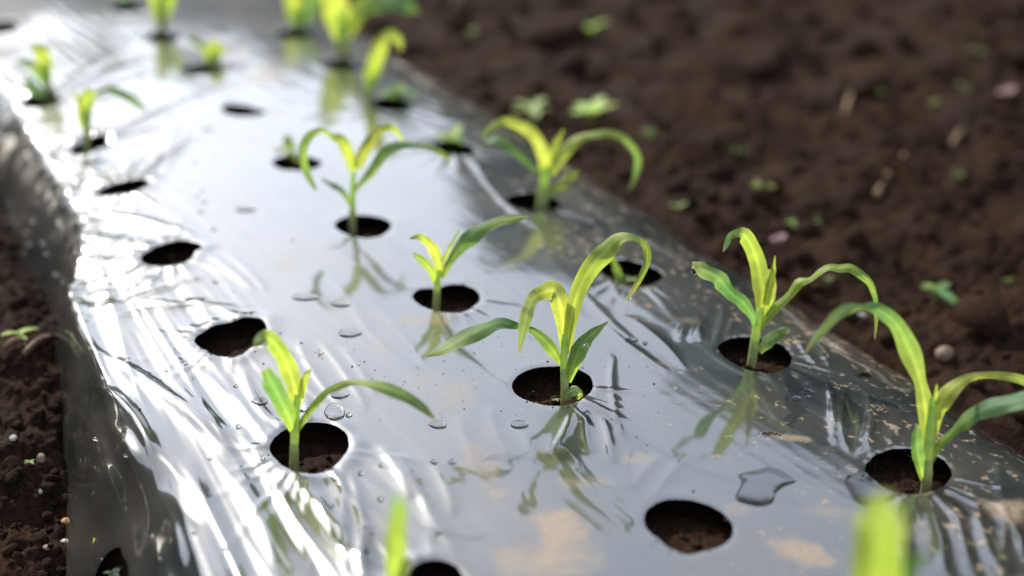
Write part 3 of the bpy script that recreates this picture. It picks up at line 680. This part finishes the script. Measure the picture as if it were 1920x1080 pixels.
maize([(692,197),(694,170),(697,145)], [14,16,12], [
 dict(pts=[(695,165),(700,130),(709,98),(720,74),(735,66),(748,76),(752,94)], w=[15,26,28,24,20,14,4], dep=[0,-.01], cols=(LIME, YEL*.9, LIME), tilt=20),
 dict(pts=[(691,172),(690,140),(695,112)], w=[10,16,6], dep=.01, cols=(GREEN, LIME, LIME), tilt=20),
], 'blurred upright maize seedling with a hooked tip, below the broad bright yellow one')
maize([(742,1152),(743,1120),(744,1070)], [30,30,24], [
 dict(pts=[(742,1100),(740,1050),(744,990),(748,950),(744,926)], w=[26,36,34,26,8], dep=[-.02,-.13], cols=(LIME, LIME*.8, GREEN), tilt=15),
 dict(pts=[(748,1100),(760,1060),(768,1045)], w=[20,18,4], dep=-.06, cols=(YEL, YEL, LIME), tilt=15),
], 'out of focus maize leaf rising from the bottom edge, left of centre')
maize([(1630,1400),(1634,1320),(1638,1240)], [38,40,34], [
 dict(pts=[(1638,1290),(1639,1190),(1642,1100),(1646,1020),(1650,975),(1652,945),(1654,925)], w=[30,64,84,86,76,58,20], dep=[-.01,-.05,-.09], cols=(YEL*.75, LIME*.8, PALE*.65), tilt=15, fold=.3),
 dict(pts=[(1655,1240),(1672,1140),(1700,1070),(1734,1034)], w=[18,30,32,8], dep=[-.02,-.05], cols=(GREEN, GREEN, GREEN), tilt=30),
], 'nearest maize seedling, a broad blurred leaf at the bottom right')
maize([(1164,533),(1161,522),(1157,508)], [12,12,9], [
 dict(pts=[(1163,528),(1157,508),(1151,492),(1146,478)], w=[16,14,10,3], dep=[0,.01], cols=(LIME, LIME, LIME), tilt=15, fold=.4),
 dict(pts=[(1160,530),(1172,522),(1180,518)], w=[8,10,3], dep=-.005, cols=(LIME, GREEN, GREEN), tilt=25),
], 'tiny bent maize shoot inside the hole behind the arching leaf of the sharpest seedling')

# ------------------------------------------------------------------ weeds
def weed(p, size, n, label, cols=(LIME, GREEN), upr=.5, seed=0, group='small weeds'):
    g = random.Random(seed+100); base = np.array(p, float)
    e = empty('weed', base, label, 'weed', group)
    top = base+np.array([g.uniform(-.1, .1)*size, g.uniform(-.1, .1)*size, size*.35])
    tube(e, base, [base-np.array([0, 0, .004]), (base+top)/2, top], [size*.03]*3, GREEN, GREEN, m=6)
    for i in range(n):
        a = 6.283*i/n+g.uniform(-.5, .5); el = upr*g.uniform(.2, 1.2); L = size*g.uniform(.45, .8)
        d = np.array([math.cos(a)*math.cos(el), math.sin(a)*math.cos(el), math.sin(el)])
        s = np.cross(d, [0, 0, 1]); s /= np.linalg.norm(s); V, A, TI = [], [], []
        for q in range(7):
            t = q/6; w = L*.42*math.sin(math.pi*min(1, .12+t*.88))**.8
            c = top-np.array([0, 0, size*.1*(i % 2)])+d*L*t-np.array([0, 0, L*.25*t*t])
            for r_ in (-1, -.4, .4, 1):
                V.append(c+s*w*.5*r_+np.array([0, 0, abs(r_)*w*.12])); A.append(r_)
                cc = 1.35*np.array(cols[i % len(cols)])*g.uniform(.9, 1.1); TI.append((*cc, 1))
        Fc = [(q*4+j, q*4+j+1, (q+1)*4+j+1, (q+1)*4+j) for q in range(6) for j in range(3)]
        mesh_obj('leaf', np.array(V), Fc, M_leaf, e, base, attrs={'across': ('FLOAT', A), 'tint': ('FLOAT_COLOR', TI)})
    return e
WS = [(1000,222,.055,6,'pale yellow green weed on the soil directly behind the far right maize seedling', (PALE, YEL*.7)),
 (1108,232,.065,8,'bushy pale weed above the arching leaf of the far right maize seedling', (PALE*1.3, YEL)),
 (1115,55,.060,5,'blurred light green weed alone on the dark soil at the top centre right', (LIME, GREEN)),
 (880,72,.030,4,'dim yellowish weed on the soil near the top, right of the yellow seedlings', (YEL*.5, GREEN)),
 (1215,262,.030,4,'faint green weed just right of the bushy pale weed', (GREEN, LIME*.6)),
 (1427,366,.032,5,'fresh green weed on the soil in the middle of the right side', (LIME, PALE)),
 (1272,396,.020,4,'little yellowish weed close to the right edge of the film', (PALE, YEL*.6)),
 (1488,420,.016,4,'tiny green weed, left one of the pair above the pink petal', (LIME, GREEN)),
 (1535,414,.014,4,'tiny dim weed, right one of the pair above the pink petal', (GREEN, GREEN)),
 (1392,262,.022,3,'faint dull weed on the dark soil above the fresh green one', (GREEN, LIME*.5)),
 (1748,572,.046,6,'sharpest soil weed with a broad leaf pointing right, above the arching maize leaf', (GREEN, DEEP*1.2, LIME*.8)),
 (1808,182,.034,6,'blue green weed beside the pink petal in the upper right', (GREEN, DEEP*1.4)),
 (1750,190,.020,4,'yellow green weed left of the blue green one in the upper right', (YEL*.5, LIME*.6)),
 (1650,186,.018,4,'small dull yellow weed alone in the upper right', (YEL*.45, GREEN)),
 (1830,98,.024,4,'dim weed high in the upper right corner', (LIME*.5, GREEN)),
 (1790,325,.014,3,'speck of green weed below the blue green one at right', (GREEN, GREEN)),
 (1795,345,.018,3,'narrow dull weed on the shaded soil at mid right', (GREEN, GREEN)),
 (1890,530,.016,3,'dim weed near the right edge beside the sharpest soil weed', (LIME*.5, GREEN)),
 (1550,527,.012,4,'pale weed just behind the raised leaf of the seedling with a dried tip', (PALE*.8, PALE*.6))]
for i, (px, py, s, n, lab, cols) in enumerate(WS):
    weed(on_soil(px, py), s, n, lab, cols, .55, i)
weed(on_soil(38, 640), .030, 4, 'thin weed with narrow leaves on the soil at the left edge', (LIME, LIME), .35, 41)
weed(on_soil(60, 886), .0075, 5, 'tiny pale weed on the bare soil at lower left', (PALE, PALE), .5, 42)
def bedp(px, py, d=-.014): return on_bed(px, py, d)
weed(bedp(540,306), .040, 7, 'tuft of weeds filling the left half of the hole behind the slender seedling', (LIME, YEL*.8), .9, 43)
weed(bedp(845,282), .045, 7, 'weed filling the far hole left of the arching seedling', (LIME, GREEN), .7, 44)
weed(bedp(742,196), .050, 7, 'dark green weed beside the hooked blurred seedling', (GREEN, LIME*.7), .7, 45)
weed(bedp(238,18), .055, 6, 'dark weed in the farthest hole at the top left', (GREEN, DEEP), .7, 46)
weed(bedp(215,1085), .016, 5, 'deep green weed inside the torn hole at the bottom left', (DEEP*.3, DEEP*.4), .7, 47)
weed(bedp(1188,531), .012, 4, 'small pale weed at the rim of the hole with the bent maize shoot', (PALE, PALE), .5, 48)
weed(bedp(1043,752), .006, 5, 'tiny seedling weed at the foot of the sharpest maize', (PALE*.8, GREEN), .5, 49)
weed(bedp(1708,862), .006, 4, 'tiny bright green weed in the hole of the tall right seedling', (LIME, GREEN), .6, 50)
# shoot poking out beside the torn hole
b = bedp(178, 1046); e = empty('grass_shoot', b, 'single thin grass blade by the torn hole at the bottom left', 'grass blade')
leaf(e, b, [(178,1050),(177,1030),(176,1008)], [5,6,2], 0, (LIME, LIME, LIME), 5)

# ------------------------------------------------------------------ stones, petals, straw
def stone(p, r, m, label, name='pebble', cat='pebble', flat=.7, group='pebbles lying on the soil', seed=0):
    V, Fc = lump(r, seed+50, 2, .35, flat); p = np.array(p, float)+np.array([0, 0, r*flat*.45])
    o = mesh_obj(name, V+p, Fc, m, loc=p); return tag(o, label, cat, group)
stone(on_soil(1768,665), .0100, M_stone_t, 'tan stone on the soil behind the tall right seedling', seed=1)
lv = lambda x, y: on_soil(x, y)
stone(lv(27,830), .0034, M_stone_w, 'white pebble on the soil at the left edge', seed=2)
stone(lv(122,979), .0040, M_stone_o, 'orange pebble touching the film edge at lower left', seed=3)
stone(lv(119,1016), .0032, M_stone_w, 'white pebble at the film edge just below the orange one', seed=4)
stone(lv(82,948), .0020, M_stone_w, 'smallest white pebble, left of the orange one', seed=5)
stone(lv(88,1028), .0026, M_stone_t, 'small tan pebble on the soil at the bottom left', seed=6)
stone(lv(75,846), .0045, M_stone_t, 'brown pebble half sunk between the white pebble and the film', seed=7)
stone(lv(1615,595), .0045, M_stone_w, 'small greyish pebble under the arching leaf tip', seed=8)
def petal(p, r, m, label, seed):
    g = random.Random(seed); p = np.array(p, float)+np.array([0, 0, .004]); V = [p.copy()]; n = 14
    for q in (1, 2):
        for i in range(n):
            a = 6.283*i/n; rr = r*q/2*(1+.18*math.sin(2*a+1)+.1*math.sin(3*a)); V.append(p+np.array([math.cos(a)*rr, math.sin(a)*rr*.7, .25*r*(q/2)**2*(1+.6*math.cos(a))+.002]))
    Fc = [(0, 1+i, 1+(i+1) % n) for i in range(n)]+[(1+i, 1+n+i, 1+n+(i+1) % n, 1+(i+1) % n) for i in range(n)]
    o = mesh_obj('petal', V, Fc, m, loc=p)
    md = o.modifiers.new('thickness', 'SOLIDIFY'); md.thickness = .0006
    return tag(o, label, 'petal', 'fallen pink petals')
petal(on_soil(1460,455), .0095, M_petal, 'small pink petal on the soil beyond the film edge', 1)
petal(on_soil(1885,190), .016, M_petal, 'large pale pink petal beside the blue green weed at upper right', 2)
def straw(px0, px1, r, m, label, name='straw', seed=0, z=.004):
    a = on_soil(*px0)+np.array([0, 0, z]); b_ = on_soil(*px1)+np.array([0, 0, z+.002]); mid = (a+b_)/2+np.array([0, 0, .006])
    o = tube(None, a, [a, mid, b_], [r, r*1.1, r*.6], GREEN, GREEN, name, m, 6)
    o.location = Vector(a)
    return tag(o, label, name.replace('_', ' '), 'straw lying on the soil' if name == 'straw' else None)
straw((1645,345), (1695,298), .005, M_straw, 'broad brown straw on the dark soil at right')
straw((1783,282), (1803,250), .0035, M_straw, 'pale brown straw near the right edge of the dark soil')
straw((1585,215), (1598,170), .004, M_straw, 'upright tan straw in the upper right soil')
straw((45,672), (112,640), .0035, M_twig, 'reddish brown curled dead stalk at the left edge of the film', 'dead_stalk')
straw((10,668), (60,665), .003, M_twig, 'short dark dead stalk on the soil at the left edge', 'dead_stalk', z=.006)

# crumbs of soil splashed on the film
VV, FF = [], []; off = 0
def crumb(px, py, r):
    global off
    p = on_bed(px, py); z = float(film_z(np.array([p[0]]), np.array([p[1]]))[0]); V, Fc = protos[rng.randrange(8)]
    v = V*r*np.array([1, 1, .7])+np.array([p[0], p[1], z+r*.3]); VV.append(v); FF.extend([tuple(i+off for i in f) for f in Fc]); off += len(V)
for i in range(26): crumb(1443+rng.gauss(0, 12), 811+rng.gauss(0, 2.2), rng.uniform(.0005, .0014))
for i in range(60): crumb(rng.uniform(640, 1000), rng.uniform(600, 790), rng.uniform(.0003, .0006))
for i in range(40): crumb(rng.uniform(1100, 1700), rng.uniform(680, 860), rng.uniform(.0003, .0007))
for q in ((660,689,.0012),(683,680,.0008),(1226,718,.0011),(494,684,.0009),(565,645,.001),(263,784,.0012),(1000,735,.0008)): crumb(*q)
for i in range(14): crumb(600+rng.gauss(0, 5), 665+rng.gauss(0, 5), .0005)
for k in ('A1', 'A2', 'B0', 'B1', 'C0', 'C1', 'B2'):
    h = H[k]
    for i in range(9):
        a = rng.uniform(0, 6.28); q = float(h.r(a))+.001+rng.expovariate(1/.005)
        px, py = to_px(np.array([h.c[0]+math.cos(a)*q, h.c[1]+math.sin(a)*q, float(bed(h.c[0]+math.cos(a)*q, h.c[1]+math.sin(a)*q))])); crumb(px, py, rng.uniform(.0004, .0011))
cr = mesh_obj('soil_specks', np.concatenate(VV), FF, M_crumb); tag(cr, 'dark specks of soil splashed on the film', kind='stuff')

# ------------------------------------------------------------------ water on the film
def puddle(outline, hmax, label, edge=.004, group='water drops on the film', name='water_drop', cat='water drop'):
    P = np.array([film_at(*q)[:2] for q in outline])
    if np.sum(P[:, 0]*np.roll(P[:, 1], -1)-np.roll(P[:, 0], -1)*P[:, 1]) < 0: P = P[::-1]
    P = spline(np.vstack([P, P[:1]]), 6*len(P)+1)[:-1]; n = len(P); c = P.mean(0)
    V, Fc = [], []; rings = [(1, 0), (.97, .42), (.92, .70), (.82, .90), (.6, 1), (.3, 1)]
    for s, hh in rings:
        q = c+(P-c)*s; z = film_z(q[:, 0].copy(), q[:, 1].copy()) + hmax*hh - (.0003 if hh == 0 else 0)
        V += [(*a, b_) for a, b_ in zip(q, z)]
    V.append((*c, float(film_z(np.array([c[0]]), np.array([c[1]]))[0]+hmax))); m = len(rings)
    for k_ in range(m-1):
        for i in range(n): Fc.append((k_*n+i, k_*n+(i+1) % n, (k_+1)*n+(i+1) % n, (k_+1)*n+i))
    for i in range(n): Fc.append(((m-1)*n+i, (m-1)*n+(i+1) % n, m*n))
    o = mesh_obj(name, V, Fc, M_water, loc=V[-1]); return tag(o, label, cat, group)
puddle([(1378,935),(1390,905),(1385,890),(1420,882),(1440,876),(1465,882),(1480,890),(1493,902),(1470,912),(1455,925),(1448,943),(1425,950),(1400,946)], .0016, 'large irregular puddle of water right of the empty front hole', name='puddle', cat='puddle')
puddle([(1585,905),(1592,890),(1625,886),(1650,910),(1680,928),(1660,945),(1620,948),(1598,935)], .0014, 'shallow puddle at the left rim of the tall right seedling\'s hole', name='puddle', cat='puddle')
def drop(px, py, w, h_, label, hm=.0012):
    puddle([(px+w/2*math.cos(a)*(1+.12*math.sin(3*a+px)), py+h_/2*math.sin(a)) for a in np.linspace(0, 6.283, 9)[:-1]], hm, label)
for d in [(1492,748,20,11,'water drop, left one of the cluster of three drops on the right film'), (1513,735,22,12,'water drop, upper right one of the cluster of three drops'), (1514,745,12,7,'smallest water drop of the cluster of three drops'),
 (974,796,34,16,'oval water drop below the left side of the central hole'), (822,796,34,16,'water drop under the tip of the long leaf of the left seedling'), (488,753,32,15,'water drop on the bright film left of the left seedling'),
 (572,557,50,14,'flat water drop above the left seedling among the pale film'), (640,570,36,12,'faint flat water drop right of the flat one'), (636,740,34,16,'water drop under the right leaf of the left seedling'),
 (628,772,40,34,'long water drop at the upper rim of the left seedling\'s hole'), (565,760,40,26,'water drop behind the stem of the left seedling'), (815,866,16,10,'tiny water drop, left one of a pair below centre left'), (848,866,16,10,'tiny water drop, right one of a pair below centre left'),
 (1185,638,26,10,'thin water drop left of the seedling with a dried tip'), (1210,644,10,6,'tiny water drop beside the thin one'), (1620,705,34,10,'dark water drop on the right shoulder'), (460,392,40,12,'blurred water drop on the far pale film'), (655,625,44,16,'faint water drop left of the long central leaf')]:
    drop(*d)
# single drops clinging to leaves
def bead(p, r, label):
    V, Fc = lump(r, 3, 2, .0, 1.0); o = mesh_obj('water_drop', V*np.array([.85, .85, 1.1])+p, Fc, M_water, loc=p); tag(o, label, 'water drop', 'water drops on leaves')
bead(on_plane(1099,650,bB1,-.030), .0028, 'clear water drop on the low right leaf of the sharpest seedling')
bead(on_plane(1180,560,bB1,-.021), .0013, 'tiny water drop at the hanging leaf tip of the sharpest seedling')
bead(on_plane(1108,541,bB1,-.02), .0011, 'tiny water drop on the lower edge of the tall leaf of the sharpest seedling')
bead(on_plane(1303,507,bC1,-.034), .0036, 'bright water drop on the left leaf tip of the seedling with a dried tip')
# fine spray of droplets on the far left of the film
VV, FF = [], []; off = 0
dv, df = lump(1, 2, 1, .05, .8)
sp = [(21,155),(20,25),(122,161),(123,190),(55,147),(120,155),(124,165),(143,253),(109,275),(87,253),(209,243),(357,244),(333,245),(264,264),(225,280),(225,292),(320,218),(335,98),(257,33),(267,8),(145,3),(274,78),(200,305),(382,263),(120,218),(175,205),(240,236),(105,262),(280,375),(380,358),(398,430),(237,415),(283,387),(267,461),(270,503),(243,527),(238,482),(275,503),(283,503),(245,447),(185,412),(284,537),(440,548),(550,450)]
for i in range(150): sp.append((rng.uniform(-10, 420), rng.uniform(-10, 560)))
for i in range(22): sp.append((rng.uniform(150, 720), rng.uniform(700, 1060)))
for px, py in sp:
    p = on_bed(px, py)
    if any(np.hypot(*(p[:2]-h.c)) < h.rm*1.1 for h in H.values()): continue
    z = float(film_z(np.array([p[0]]), np.array([p[1]]))[0]); r = rng.uniform(.0010, .0030)
    VV.append(dv*r*np.array([1, 1, .7])+np.array([p[0], p[1], z+r*.2])); FF.extend([tuple(i+off for i in f) for f in df]); off += len(dv)
dr = mesh_obj('water_spray', np.concatenate(VV), FF, M_water); tag(dr, 'fine droplets of water scattered over the left of the film', kind='stuff')
